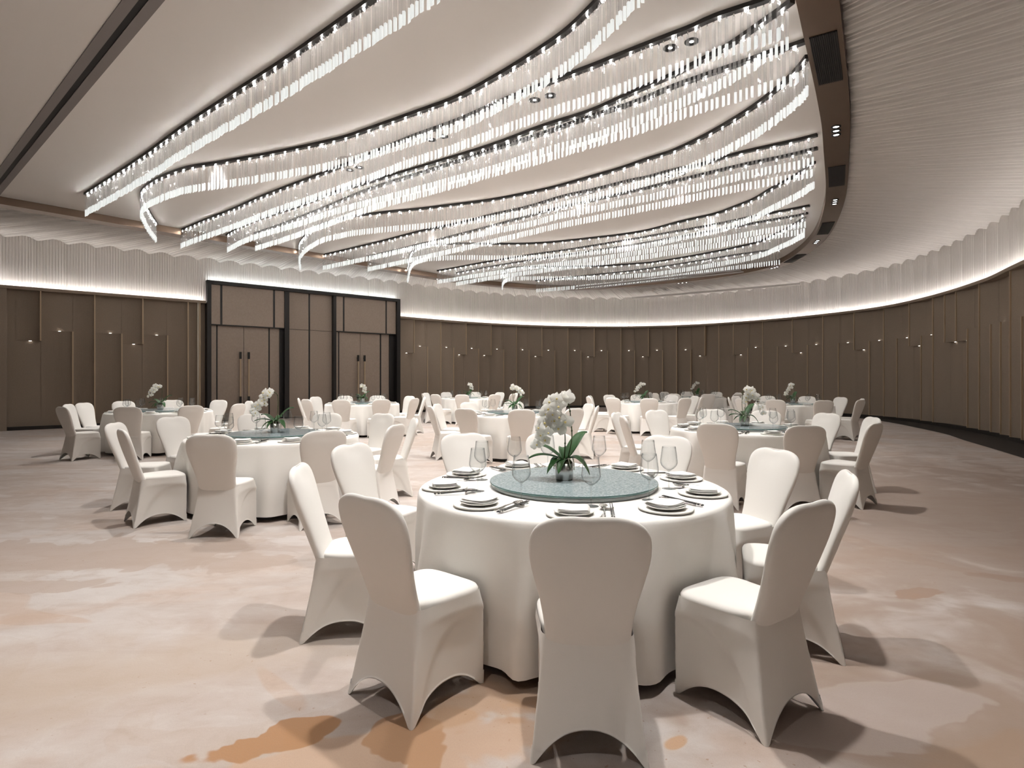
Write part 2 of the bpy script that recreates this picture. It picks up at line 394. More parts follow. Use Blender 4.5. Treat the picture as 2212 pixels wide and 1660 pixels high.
# pale reveal strip beside the door portal
mb = MB(); sweep(mb, WALL, [14.37, 14.43], [(0, 0), (.17, 0), (.17, ZP - .05), (0, ZP - .05)]); mb.build('reveal_strip', mat('pale_reveal', rgb(212, 203, 188), .6), wl)
SEQ = 'ulflululflulflulflulfluffulflulflulflulfuulfl'
KM = {'u': 'up', 'l': 'low', 'f': 'full'}
for i in range(70):
    k = SEQ[i] if i < len(SEQ) else 'ulfl'[i % 4]
    if S0 + (i + 1) * PITCH < WALL.L - 8: wall_panel(wr, S0 + i * PITCH, S0 + (i + 1) * PITCH, KM[k], i >= 24)

# double door portal on the left wall, built along the wall line
du = WALL.tan(17.0); P0 = WALL.at(DOOR0); ang = atan2(du[1], du[0])
def dbox(mb, s0, s1, z0, z1, d0, d1, mi=0): return mb.box(s0 - DOOR0, s1 - DOOR0, -d1, -d0, z0, z1, mi)
def dbuild(mb, name, m, parent): return mb.build(name, m, parent, loc=(0, 0, 0) if parent else (*P0, 0), rz=0 if parent else ang)
ZT, ZF, ZF2 = 3.10, 4.40, 4.51
mb = MB()
dbox(mb, 14.62, 14.742, 0, ZF2, 0, .30); dbox(mb, 21.35, 21.50, 0, ZF2, 0, .30); dbox(mb, 14.742, 21.35, ZF, ZF2, 0, .30)
dbox(mb, 17.049, 17.207, 0, ZF, 0, .24); dbox(mb, 18.79, 18.90, 0, ZF, 0, .24)
dbox(mb, 16.923, 17.06, 0, ZT, 0, .10); dbox(mb, 21.124, 21.36, 0, ZT, 0, .10)
portal = dbuild(mb, 'door_frame', M['black'], None); tag(portal, kind='structure')
def doorset(name, s0, sa, sb, mid, sc, sd, s1, t0, ta, tb, tc, td, t1):
    """side panel | strip | leaf | leaf | strip | side panel, with a transom of three panels above"""
    root = empty(name, (*P0, 0), ang); tag(root, kind='structure')
    for nm, a, b_, z0, z1, d in (('side_panel', s0, sa, .02, ZT, .06), ('side_panel', sd, s1, .02, ZT, .06), ('transom_panel', t0, ta, ZT + .03, ZF, .19),
                                 ('transom_panel', tb, tc, ZT + .03, ZF, .19), ('transom_panel', td, t1, ZT + .03, ZF, .19)):
        dbuild(dbox(MB(), a, b_, z0, z1, 0, d), nm, M['door'], root)
    for a, b_, z0, z1, d in ((sa, sb, .02, ZT, .068), (sc, sd, .02, ZT, .068), (ta, tb, ZT + .03, ZF, .198), (tc, td, ZT + .03, ZF, .198), (t0, t1, ZT, ZT + .03, .20)):
        dbuild(dbox(MB(), a, b_, z0, z1, 0, d), 'black_strip', M['black'], root)
    for a, b_, h in ((sb, mid - .006, mid - .125), (mid + .006, sc, mid + .135)):
        lf = dbuild(dbox(MB(), a, b_, .02, ZT, 0, .06), 'door_leaf', M['door'], root)
        hm = MB(); dbox(hm, h - .022, h + .022, .57, 2.26, .13, .17, 0)
        for z0, z1 in ((.57, .79), (2.03, 2.26)): dbox(hm, h - .03, h + .03, z0, z1, .122, .178, 1)
        for z in (.66, 2.14): dbox(hm, h - .014, h + .014, z, z + .03, .055, .13, 1)
        hm.build('pull_handle', [M['tan'], M['black']], lf)
    return root
doorset('door_1', 14.742, 14.935, 14.976, 15.77, 16.562, 16.606, 16.923, 14.742, 15.024, 15.086, 16.675, 16.737, 17.049)
doorset('door_2', 18.897, 19.045, 19.086, 19.918, 20.731, 20.788, 21.124, 18.897, 19.171, 19.23, 20.907, 20.961, 21.35)
mp = empty('wall_panelling', (*P0, 0), ang); tag(mp, kind='structure')
for a, b_ in ((17.207, 17.934), (17.986, 18.79)):
    for z0, z1 in ((.02, ZT), (ZT + .012, ZF)): dbuild(dbox(MB(), a, b_, z0, z1, 0, .08), 'veneer_panel', M['door'], mp)
dbuild(dbox(MB(), 17.934, 17.986, .02, ZF, 0, .088), 'black_strip', M['black'], mp)

# bronze band round the flat ceiling and the pleated white soffit outside it
BAND = Path(crom([(-24.0, -.92), (-19.5, 4.18), (-11.66, 13.07), (-8.0, 17.2), (-4.4, 21.2), (-1.9, 23.7), (1.12, 25.3), (3.4, 25.3), (5.73, 24.4), (7.7, 23.0), (9.0, 21.3), (9.45, 19.4), (8.85, 16.28), (7.4, 12.8),
                       (5.5, 9.35), (4.6, 7.84), (3.38, 5.92), (2.3, 4.2), (1.2, 2.0), (.3, -1.0), (-.4, -4.4)], 14))
mb = MB(); BW = .38
sweep(mb, BAND, np.linspace(0, BAND.L, 260), [(0, ZB), (BW, ZB), (BW, ZC + .01), (BW - .03, ZC + .01), (BW - .03, ZB + .05), (0.0, ZB + .05)])
band = mb.build('trim_1', M['bronze']); tag(band, kind='structure')
CEN = np.array((-1.0, 13.0))
def ray_hit(P, th):
    d = np.array((cos(th), sin(th))); n = np.array((-d[1], d[0])); q = P - CEN; side = q @ n; fwd = q @ d
    best = None
    for i in np.nonzero((side[:-1] * side[1:] <= 0) & ((fwd[:-1] > 0) | (fwd[1:] > 0)))[0]:
        t = side[i] / (side[i] - side[i + 1] + 1e-12); r = fwd[i] + t * (fwd[i + 1] - fwd[i])
        if r > 0 and (best is None or r < best): best = r
    return best
NP = 32; mb = MB(); R = []; t = S0 - PITCH * 32
while t < WALL.L - 1:
    w = WALL.at(t); th = atan2(w[1] - CEN[1], w[0] - CEN[0]); rb = ray_hit(BAND.P, th)
    u = modu(t); arch = sin(pi * u) ** .8; rib = .03 if (u * 8) % 1 > .5 else 0
    if rb is not None:
        b_ = CEN + (rb + .01) * np.array((cos(th), sin(th))); row = []
        for v in np.linspace(0, 1, 5):
            p = b_ * (1 - v) + w * v
            row.append((p[0], p[1], (ZB + .02) * (1 - v) + ZJ * v + (.12 - .01 * v) * arch + rib * (1 - .4 * v)))
        R.append(row)
    t += PITCH / NP
mb.rings(R, False, False, closed=False)
tag(mb.build('ceiling_soffit', M['white']), kind='structure')

# partition track groove across the flat ceiling
a = np.array((-11.9, 12.99)); b_ = np.array((.4, 2.4)); d = (b_ - a) / np.linalg.norm(b_ - a); tr = Path([a, b_])
mb = MB()
for o0, o1, z0, mi in ((-.15, -.035, .012, 0), (.035, .15, .012, 0), (-.035, .035, .004, 1)): sweep(mb, tr, [0, tr.L], [(o0, ZC - z0), (o1, ZC - z0), (o1, ZC + .002), (o0, ZC + .002)], mi)
tag(mb.build('trim_2', [M['groove'], M['dark']]), kind='structure')

# air grilles and triple downlights set in the band
def band_s(x, y): return BAND.a[int(np.argmin(np.hypot(BAND.P[:, 0] - x, BAND.P[:, 1] - y)))]
GR = [((4.0, 6.95), 1.25, 'long black air grille in the bronze ceiling band, nearest one on the right'),
      ((6.3, 10.9), 1.25, 'black air grille in the bronze ceiling band, between the two nearest triple downlights'),
      ((8.2, 14.8), 1.3, 'black air grille in the bronze ceiling band, third along the right side'),
      ((9.3, 18.6), 1.3, 'farthest black air grille at the turn of the bronze ceiling band')]
for (x, y), ln, lb in GR:
    s = band_s(x, y); r = empty('air_grille', (x, y, ZB)); tag(r, lb, 'air vent', 'air grilles in the ceiling band')
    mb = MB(); sweep(mb, BAND, np.linspace(s - ln / 2, s + ln / 2, 12), [(.05, ZB - .006), (.33, ZB - .006), (.33, ZB - .002), (.05, ZB - .002)]); o = mb.build('backing', M['dark'], r); o.location = (-x, -y, -ZB)
    mb = MB()
    for k in range(14):
        f = .06 + .265 * k / 13; sweep(mb, BAND, np.linspace(s - ln / 2, s + ln / 2, 12), [(f - .004, ZB - .016), (f + .004, ZB - .016), (f + .004, ZB - .006), (f - .004, ZB - .006)])
    o = mb.build('louvre', M['black'], r); o.location = (-x, -y, -ZB)
def ring_light(name, r, lb, loc, grp, k=.58):
    e = empty(name, loc); tag(e, lb, 'ceiling light', grp)
    MB().lathe([(r * .62, 0), (r * .66, -.012), (r, -.008), (r, 0)], 24).lathe([(r * .64, -.001), (.0001, -.001)], 20).build('bezel', M['dark'], e, True)
    MB().lathe([(r * k, -.003), (.0001, -.003)], 20).build('lens', M['lens'], e)
    return e
TR = [((5.25, 8.95), 'right side of the bronze band, nearest group'), ((7.25, 12.5), 'right side of the bronze band, second group'), ((8.72, 16.2), 'right side of the bronze band, third group'),
      ((9.3, 20.2), 'turn of the bronze band, fourth group'), ((7.0, 23.5), 'far end of the bronze band'), ((-2.9, 22.7), 'bronze band above the double doors'), ((-12.2, 12.4), 'left end of the bronze band')]
POS = ('first', 'middle', 'last')
for (x, y), w in TR:
    s = band_s(x, y)
    for k in range(3):
        p = BAND.off(s + (k - 1) * .17, .19)
        ring_light('ceiling_downlight', .07, f'{POS[k]} of three small round downlights, {w}', (p[0], p[1], ZB), 'triple downlights in the bronze band')
TW = [((-3.04, 11.1), 'the left end, nearer row'), ((-1.26, 9.68), 'the second from the left, nearer row'), ((.44, 8.29), 'the third from the left, nearer row'), ((2.05, 6.97), 'the right end, nearer row'),
      ((-2.05, 15.6), 'the left end, farther row'), ((-.37, 14.3), 'the second from the left, farther row'), ((1.61, 12.55), 'the third from the left, farther row'), ((3.26, 11.44), 'the right end, farther row')]
for (x, y), w in TW:
    for k, sd in ((-.11, 'left'), (.11, 'right')):
        ring_light('ceiling_downlight', .085, f'{sd} black ringed ceiling downlight of the pair at {w}', (x + k, y - k * .6, ZC), 'paired downlights in the flat ceiling', .3)
sp = MB().lathe([(.0001, -.012), (.16, -.012), (.19, 0)], 32).build('ceiling_speaker', mat('speaker_grille', rgb(176, 170, 166), .7), None, True, (-3.05, 10.66, ZC)); tag(sp, 'round pale flush ceiling speaker behind the second crystal strand', 'speaker')

# ------------------------------------------------------------------ crystal chandelier strands
def crystal_me():
    s = .0145; mb = MB()
    def q(z, k=1): return [(-s * k, -s * k, z), (s * k, -s * k, z), (s * k, s * k, z), (-s * k, s * k, z)]
    mb.rings([q(0, .5), q(-.02), q(-.29)], True, False, 0)
    mb.rings([q(-.29), [(x, y, -.44 + (.03 if x > 0 else 0)) for x, y, z in q(0)]], False, True, 1)
    mb.box(-.006, .006, -.006, .006, 0, .03, 2)
    return mb.me('crystal', [M['crystal'], M['frost'], M['silver']])
CR = crystal_me()
BU = MB().lathe([(.0001, -.022), (.010, -.011), (.0145, 0), (.008, .012)], 8).me('bulb', M['bulb'])
STR = [
    [(-9.33, 12.56), (-6.8, 10.52), (-5.31, 9.25), (-3.95, 8.14), (-2.93, 7.32), (-2.25, 6.75), (-1.58, 6.18), (-0.99, 5.67), (-0.44, 5.17), (.1, 4.6)],
    [(-9.29, 15.01), (-8.81, 13.92), (-8.33, 12.95), (-8.01, 12.43), (-7.57, 11.96), (-6.93, 11.44), (-6.19, 10.98), (-5.45, 10.72), (-4.73, 10.45), (-3.91, 10.12), (-2.92, 9.67), (-2.29, 9.27), (-1.48, 8.72), (-0.77, 8.22), (-0.13, 7.58), (0.33, 7.05), (0.65, 6.63), (0.89, 6.18), (1.09, 5.76), (1.31, 5.17)],
    [(-9.05, 15.67), (-7.84, 14.65), (-6.65, 13.69), (-5.48, 12.68), (-4.1, 11.59), (-3.31, 10.96), (-2.45, 10.24), (-1.63, 9.55), (-0.84, 8.96), (-0.14, 8.34), (0.47, 7.84), (1.01, 7.43), (1.5, 7.03), (1.79, 6.8), (2.07, 6.58), (2.24, 6.41), (2.51, 6.23), (2.68, 6.12), (2.85, 5.96)],
    [(-8.03, 16.17), (-7.03, 15.1), (-6.23, 14.4), (-4.9, 13.36), (-3.9, 12.49), (-2.9, 11.76), (-1.5, 10.77), (-0.32, 9.9), (0.5, 9.17), (1.18, 8.66), (1.72, 8.07), (2.1, 7.66), (2.32, 7.38), (2.59, 7.0), (2.73, 6.73), (2.83, 6.5), (2.91, 6.33), (2.99, 6.12)],
    [(-7.15, 15.97), (-6.0, 15.01), (-4.57, 13.69), (-3.02, 12.22), (-1.55, 11.08), (-0.33, 10.1), (0.51, 9.45), (1.21, 8.84), (1.79, 8.38), (2.23, 7.92), (2.68, 7.54), (2.95, 7.31), (3.18, 7.11), (3.4, 6.95), (3.51, 6.85)],
    [(-6.95, 18.86), (-6.47, 17.47), (-6.05, 16.6), (-5.59, 15.86), (-4.94, 15.01), (-4.43, 14.61), (-3.95, 14.28), (-3.04, 13.92), (-2.19, 13.65), (-1.35, 13.33), (-0.57, 13.01), (0.18, 12.59), (0.89, 12.1), (1.52, 11.54), (2.09, 11.01), (2.5, 10.54), (2.86, 10.16), (3.2, 9.55), (3.44, 8.96), (3.58, 8.53), (3.69, 7.98), (3.72, 7.62), (3.72, 7.39), (3.7, 7.18)],
    [(-6.18, 18.79), (-5.25, 18.04), (-3.96, 17.0), (-2.53, 15.76), (-1.29, 14.83), (-0.41, 14.08), (0.39, 13.47), (1.12, 12.72), (1.78, 12.22), (2.4, 11.7), (2.72, 11.49), (3.13, 11.1), (3.53, 10.84), (3.98, 10.35), (4.44, 9.99), (4.87, 9.68), (5.05, 9.5)],
    [(-4.81, 19.07), (-3.05, 17.53), (-1.36, 15.97), (-0.07, 14.74), (1.04, 13.65), (2.01, 12.85), (2.88, 12.13), (3.64, 11.46), (4.33, 10.86), (4.98, 10.39), (5.35, 10.05)],
    [(-3.87, 21.3), (-3.52, 19.67), (-3.24, 18.51), (-2.98, 17.91), (-2.65, 17.47), (-2.26, 17.29), (-1.5, 17.17), (-0.75, 17.2), (0.25, 17.2), (1.0, 17.06), (1.72, 16.77), (2.4, 16.44), (3.04, 16.12), (3.7, 15.62), (4.36, 14.74), (4.99, 14.04), (5.21, 13.54), (5.44, 12.91), (5.51, 12.25), (5.6, 11.68), (5.65, 11.23), (5.63, 10.7)],
    [(-2.8, 21.54), (-2.13, 21.0), (-1.17, 20.15), (0.55, 18.79), (1.59, 18.11), (2.44, 17.47), (3.4, 16.71), (4.5, 15.76), (5.34, 15.01), (5.95, 14.36), (6.55, 13.8), (6.95, 13.4)],
    [(-2.15, 22.01), (-0.77, 20.74), (0.85, 19.44), (2.28, 18.37), (3.57, 17.41), (4.69, 16.44), (5.68, 15.52), (6.47, 14.74), (7.05, 14.24), (7.2, 14.0)],
    [(-0.39, 23.03), (-0.31, 21.63), (0.0, 20.91), (0.9, 20.74), (1.82, 20.74), (2.71, 20.65), (3.4, 20.56), (4.69, 20.07), (5.04, 19.83), (6.17, 18.65), (6.95, 17.6), (7.31, 16.88), (7.38, 15.91), (7.4, 15.14), (7.34, 14.4)],
    [(0.98, 23.7), (2.04, 23.1), (3.33, 22.3), (4.4, 21.63), (5.42, 20.74), (6.3, 19.83), (7.21, 18.86), (7.9, 18.24), (8.4, 17.8)]]
SLAB = ['straight crystal rod strand nearest the ceiling groove, first from the left', 'crystal rod strand curling into a hook at its left end, second from the left',
        'straight crystal rod strand just inside the large hooked strand', 'crystal rod strand crossing the ceiling behind the third strand, bending up at its right end',
        'straight crystal rod strand ending at the bronze band by the nearest air grille', 'crystal rod strand curling down at its left end in the middle of the ceiling',
        'crystal rod strand ending beside the nearest triple downlights on the bronze band', 'lower of two close crystal rod strands in the middle of the ceiling',
        'crystal rod strand with a small hook above the right double doors', 'upper of two close crystal rod strands at the far right of the ceiling', 'lower of two close crystal rod strands at the far right of the ceiling',
        'far crystal rod strand bending up at its right end, second from the back', 'farthest crystal rod strand at the back of the ceiling']
PT = 0.074
for pts, lb in zip(STR, SLAB):
    pa = Path(crom(pts, 10)); x0, y0 = pts[0]
    root = empty('crystal_chandelier', (x0, y0, ZC)); tag(root, lb, 'chandelier', 'crystal strands under the flat ceiling')
    mb = MB(); sweep(mb, pa, np.linspace(0, pa.L, int(pa.L / .12)), [(-.035, -.05), (.035, -.05), (.035, 0), (-.035, 0)])
    mb.v = [(x - x0, y - y0, z) for x, y, z in mb.v]; mb.build('track', M['black'], root)
    n = int(pa.L / PT); cs = []
    for k in range(n):
        p = pa.at((k + .5) * PT); dx = random.uniform(-.012, .012)
        cs.append((p[0] + dx, p[1] + dx * .5, random.uniform(0, pi / 2)))
    cs.sort(key=lambda c: c[0] ** 2 + c[1] ** 2 if c[1] > 6.2 else 900 + c[1])     # the nearest that are in view first
    for x, y, r in cs[:100]:
        obj('crystal', CR, root, (x - x0, y - y0, -.085), r)
    if cs[100:]:
        vs = np.array([v.co[:] for v in CR.vertices]); fs = [tuple(p.vertices) for p in CR.polygons]; ms = [p.material_index for p in CR.polygons]; mb = MB()
        for x, y, r in cs[100:]:
            q = vs.copy(); q[:, 0] = vs[:, 0] * cos(r) - vs[:, 1] * sin(r) + x - x0; q[:, 1] = vs[:, 0] * sin(r) + vs[:, 1] * cos(r) + y - y0; q[:, 2] -= .085
            nn = len(mb.v); mb.v += [tuple(p) for p in q]; mb.f += [tuple(i + nn for i in f) for f in fs]; mb.m += ms
        o = mb.build('crystal_curtain', [M['crystal'], M['frost'], M['silver']], root); o['kind'] = 'stuff'
    nb = min(99, int(pa.L / .27))
    for k in range(nb):
        p = pa.at((k + .5) * pa.L / nb); obj('bulb', BU, root, (p[0] - x0, p[1] - y0, -.066))

# grey rail hanging under the far end of the ceiling and the wall track behind it
r = empty('screen_rail', (2.4, 21.9, 4.85)); tag(r, 'long thin grey rail hanging below the farthest crystal strands', 'rail')
v1 = np.array((0, 0, 0.)); v2 = np.array((4.9, -3.6, 0))
MB().tube([v1, v2], .035).build('bar', M['grey'], r); MB().tube([v1 + (.5, -.6, -.14), v2 + (0, -.2, -.10)], .022).build('bar', M['grey'], r)
for t in (.1, .5, .93): MB().tube([v1 + t * (v2 - v1), v1 + t * (v2 - v1) + (0, 0, .59)], .008, 6).build('hanger', M['silver'], r)
ta, tb = np.array((5.5, 26.3)), np.array((11.2, 22.3)); d = tb - ta
mb = MB(); sweep(mb, Path([ta, tb]), [0, float(np.linalg.norm(d))], [(-.05, 5.02), (.05, 5.02), (.05, 5.10), (-.05, 5.10)])
tag(mb.build('trim_3', M['white']), kind='structure')

# ------------------------------------------------------------------ covered chair
def chair_parts():
    from bisect import bisect
    KZ = [.36, .43, .50, .58, .66, .72, .77]; KW = [.158, .160, .165, .178, .197, .211, .2175]
    def hw(z): return float(np.interp(z, KZ, KW)) if z < .77 else .2175 * max(0, 1 - ((z - .77) / .147) ** 3.4) ** (1 / 3.0)
    def cy(z): t = (z - .385) / .515; return -.178 - .158 * t - .03 * t * (1 - t)
    n = 48; R = []
    zs = list(np.linspace(.36, .77, 14)) + [.77 + .147 * sin(a) for a in np.linspace(.12, pi / 2 - .02, 13)]
    for z in zs:
        w = hw(z); tt = max(0, (z - .77) / .147)
        th = .031 * (1 - tt ** 4) ** .5 if tt < 1 else 0
        th = max(th, .0035); ring = []
        for k in range(n):
            a = 2 * pi * k / n; c, s = cos(a), sin(a)
            x = w * abs(c) ** .55 * (1 if c >= 0 else -1); y = th * abs(s) ** .7 * (1 if s >= 0 else -1)
            front = max(0, s)
            if s > 0: y -= .016 * front * math.exp(-(x / .10) ** 2) * math.exp(-((z - .86) / .06) ** 2) - .010 * front * math.exp(-(x / .14) ** 2) * math.exp(-((z - .6) / .14) ** 2)
            if s < 0: y += .008 * math.exp(-(x / .10) ** 2) * math.exp(-((z - .85) / .04) ** 2)
            ring.append((x, cy(z) + y, z - .014 * math.exp(-(x / .06) ** 2) * tt ** 2 * (.35 + .65 * front)))
        R.append(ring)
    back = MB().rings(R).me('backrest', M['chair'], True)
    # seat cushion
    R = []; n = 56
    def plan(k, sc, z):
        a = 2 * pi * k / n; c, s = cos(a), sin(a)
        y = -.004 + sc * .184 * abs(s) ** .5 * (1 if s > 0 else -1)
        f = (y + .19) / .38
        x = sc * (.172 + .04 * f) * abs(c) ** .42 * (1 if c > 0 else -1)
        return (x, y, z)
    for sc, z in ((.94, .395), (.97, .41), (.985, .428), (.985, .440), (.955, .451), (.86, .458), (.6, .462), (.3, .463), (.02, .4635)):
        R.append([plan(k, sc, z) for k in range(n)])
    seat = MB().rings(R).me('seat', M['chair'], True)
    pp = np.array([plan(k * n / 400, 1.0, 0)[:2] for k in range(400)]) - (0, -.004)
    PTH, PRR = np.arctan2(pp[:, 1], pp[:, 0]), np.hypot(pp[:, 0], pp[:, 1])
    # stretched skirt with a pulled-up hem between the four feet
    top = [(.209, .176), (-.209, .176), (-.172, -.211), (.172, -.211)]; foot = [(.203, .168), (-.203, .168), (-.218, -.285), (.218, -.285)]
    arch = (.105, .095, .125, .095); bow = (.022, .03, .018, .03); NU = 34
    us = [k / NU for k in range(NU)]; vs = np.linspace(0, 1, 30); R = []
    for v in vs:
        ring = []
        for sd in range(4):
            A, B_ = np.array(top[sd]), np.array(top[(sd + 1) % 4]); C, D = np.array(foot[sd]), np.array(foot[(sd + 1) % 4])
            e = B_ - A; nrm = np.array((-e[1], e[0])); nrm = nrm / np.linalg.norm(nrm); nrm = nrm if nrm @ ((A + B_) / 2) < 0 else -nrm
            for u in us:
                w = u * u * (3 - 2 * u) if False else u
                p = (A + (B_ - A) * w) * (1 - v ** 1.15) + (C + (D - C) * w) * v ** 1.15
                ap = max(0, (v - .17) / .83) ** .6 * (1 - .45 * v)
                p = p + nrm * bow[sd] * sin(pi * u) ** .6 * ap * 1.3
                uu = min(1, max(0, (u - .05) / .9)); zb = arch[sd] * (1 - abs(2 * uu - 1) ** 2.3)
                if sd in (1, 3):
                    ub = 1 - u if sd == 1 else u
                    e2 = ((.92 - ub) / .74) ** 2 + ((1.05 - v) / .84) ** 2 if ub < .92 else ((1.05 - v) / .84) ** 2
                    w2 = min(1, max(0, (1.08 - e2) / .16)); p = p + nrm * .013 * w2 * w2 * (3 - 2 * w2)
                ring.append([p[0], p[1], .437 * (1 - v) + zb * v])
        q = np.array(ring)
        for _ in range(2 + int(12 * (1 - v) ** 3)): q[:, :2] = .5 * q[:, :2] + .25 * (np.roll(q[:, :2], 1, 0) + np.roll(q[:, :2], -1, 0))
        rel = q[:, :2] - (0, -.004); th = np.arctan2(rel[:, 1], rel[:, 0]); rr = np.hypot(rel[:, 0], rel[:, 1])
        k = max(0, 1 - v * 5) * np.clip((q[:, 1] + .16) / .08, 0, 1); tr_ = np.interp(th, PTH, PRR, period=2 * pi) * 1.001
        q[:, :2] = (0, -.004) + rel * (1 + k * (tr_ / rr - 1))[:, None]
        R.append(q)
    hem = R[-1].copy(); hem[:, :2] *= 1.012; R.append(hem + (0, 0, -.001)); h2 = R[-3].copy(); h2[:, :2] *= .985; R.append(h2 * (1, 1, 1) + (0, 0, -.006))
    mb = MB().rings([[tuple(p) for p in r] for r in R], False, False); skirt = mb.me('skirt', M['chair'], True)
    # reinforced pockets over the feet
    V = np.array(mb.v); pockets = []
    for fx, fy in foot:
        fs = [f for f in mb.f if np.linalg.norm(V[list(f)].mean(0) - (fx, fy, 0)) < .062 and min(f) < 29 * len(R[0])]
        ids = sorted({i for f in fs for i in f}); mp_ = {i: j for j, i in enumerate(ids)}; v = V[ids].copy()
        d = v[:, :2] - np.array((0, -.05)); d /= np.linalg.norm(d, axis=1)[:, None]; v[:, :2] += d * .004
        pockets.append(mesh('foot_pocket', v, [tuple(mp_[i] for i in f) for f in fs], M['chair'], True))
    return back, seat, skirt, pockets
cb, cs_, ck, cp = chair_parts()
chair0 = empty('banquet_chair'); obj('backrest', cb, chair0); obj('seat', cs_, chair0); obj('skirt', ck, chair0)
for p in cp: obj('foot_pocket', p, chair0)
freeze(chair0)

# ------------------------------------------------------------------ tables
TABLES = {   # centre, way the setting ring starts, phrase
    'A': ((.355, 3.46), -92.9, 'the nearest table'), 'B': ((-2.66, 6.45), -90, 'the left middle table'), 'C': ((2.98, 7.35), -123, 'the right middle table'),
    'D': ((-6.8, 11.1), -105, 'the far left table'), 'E': ((-3.75, 14.4), -93, 'the table by the doors'), 'F': ((.05, 10.45), -87, 'the middle table'),
    'G': ((-1.37, 18.4), -92, 'the far table left of centre'), 'H': ((3.5, 15.3), -98, 'the far table right of centre'), 'I': ((6.1, 18.9), -97, 'the very farthest table'),
    'J': ((6.9, 14.1), -91, 'the far right table')}
CHAIRS = {
    'A': [(.28, 2.05), (-.53, 2.47), (-1.17, 3.21), (-1.17, 4.25), (-.43, 5.04), (.33, 5.08), (1.29, 4.84), (1.79, 3.92), (1.72, 2.98), (1.15, 2.27)],
    'B': [(-2.61, 4.98), (-1.77, 5.39), (-3.64, 5.5), (-4.3, 6.26), (-4.25, 7.2), (-3.5, 7.8), (-2.59, 7.98), (-1.79, 7.9), (-1.21, 7.0), (-1.24, 6.02)],
    'C': [(2.21, 6.15), (3.01, 5.9), (3.9, 6.2), (4.47, 7.15), (4.35, 7.95), (3.8, 8.6), (3.1, 8.95), (2.2, 8.75), (1.44, 7.33), (1.5, 8.15)],
    'D': [(-8.25, 10.7), (-8.4, 11.3), (-7.6, 9.72), (-6.51, 9.72), (-5.72, 10.2), (-8.2, 12.1), (-7.5, 12.7), (-6.5, 12.7), (-5.2, 10.9), (-5.6, 12.2)]}
SLOT = {-90: 'at the front of', -54: 'at the front right of', -18: 'on the near right of', 18: 'on the far right of', 54: 'at the back right of', 90: 'at the back of',
        126: 'at the back left of', 162: 'on the far left of', -162: 'on the near left of', -126: 'at the front left of'}
def slots(angs):
    """each of the ten angles gets its own place name, going round"""
    order = sorted(range(len(angs)), key=lambda i: angs[i]); names = sorted(SLOT)
    best = min(range(10), key=lambda s: sum(abs((angs[order[(k + s) % 10]] - names[k] + 180) % 360 - 180) for k in range(10)))
    return {order[(k + best) % 10]: SLOT[names[k]] for k in range(10)}

def cloth_me(seed, chairs=()):
    rnd = random.Random(seed); n = 220; R = []; RT = .905
    ph = [rnd.uniform(0, 2 * pi) for _ in range(5)]
    ca = sorted(c[0] for c in chairs); gaps = []
    for p, q in zip(ca, ca[1:] + [ca[0] + 2 * pi]): gaps.append(((p + q) / 2 + rnd.uniform(-.05, .05), rnd.uniform(.07, .11), rnd.uniform(.055, .09)))
    def fold(a):
        x = sin(11 * a + ph[0] + 1.1 * sin(2 * a + ph[1])) + .5 * sin(14 * a + ph[2]) + .35 * sin(5 * a + ph[3])
        return math.tanh(1.2 * x)
    prof = [(.05, .7515), (.4, .7515), (.7, .7515), (.86, .7515), (.892, .750), (.903, .744), (.909, .733)]
    for r_, z in prof: R.append([(r_ * cos(2 * pi * k / n), r_ * sin(2 * pi * k / n), z) for k in range(n)])
    for z in np.linspace(.71, .055, 22):
        t = (.733 - z) / .68; ring = []
        for k in range(n):
            a = 2 * pi * k / n; f = fold(a + .04 * t * sin(3 * a + ph[4])); rr = .911 + .006 * t + .018 * f * min(1, t * 3) ** .8
            for g, wd, amp in gaps:
                d = (a - g + pi) % (2 * pi) - pi
                rr += amp * min(1, t * 1.6) ** .8 * (math.exp(-(d / wd) ** 2) - .35 * math.exp(-((d - 2.1 * wd) / wd) ** 2))
            ring.append((rr * cos(a), rr * sin(a), z))
        R.append(ring)
    v = [p for r in R for p in r]
    mb = MB().rings(R, False, False); mb.f.append(tuple(range(n))); mb.m.append(0)
    return mb.me('tablecloth', M['cloth'], True)

table0 = empty('round_table')
MB().lathe([(.0001, .72), (.88, .72), (.892, .73), (.892, .742), (.88, .748), (.0001, .748)], 64).build('tabletop', M['table'], table0, True)
MB().lathe([(.0001, 0), (.34, 0), (.34, .03), (.09, .06), (.06, .12), (.06, .72)], 32).build('pedestal', M['black'], table0, True)
freeze(table0)
susan0 = empty('lazy_susan')
MB().lathe([(.0001, 0), (.485, 0), (.490, .004), (.492, .0205), (.0001, .0205)], 72).build('bearing_ring', M['ring'], susan0, True)
mb = MB(); mb.lathe([(.485, .021), (.499, .0235), (.501, .029), (.499, .0345)], 96, mi=1); mb.lathe([(.499, .0345), (.494, .036), (.25, .036), (.0001, .036)], 96)
mb.build('glass_disc', [M['susan'], M['susan_edge']], susan0)
freeze(susan0)

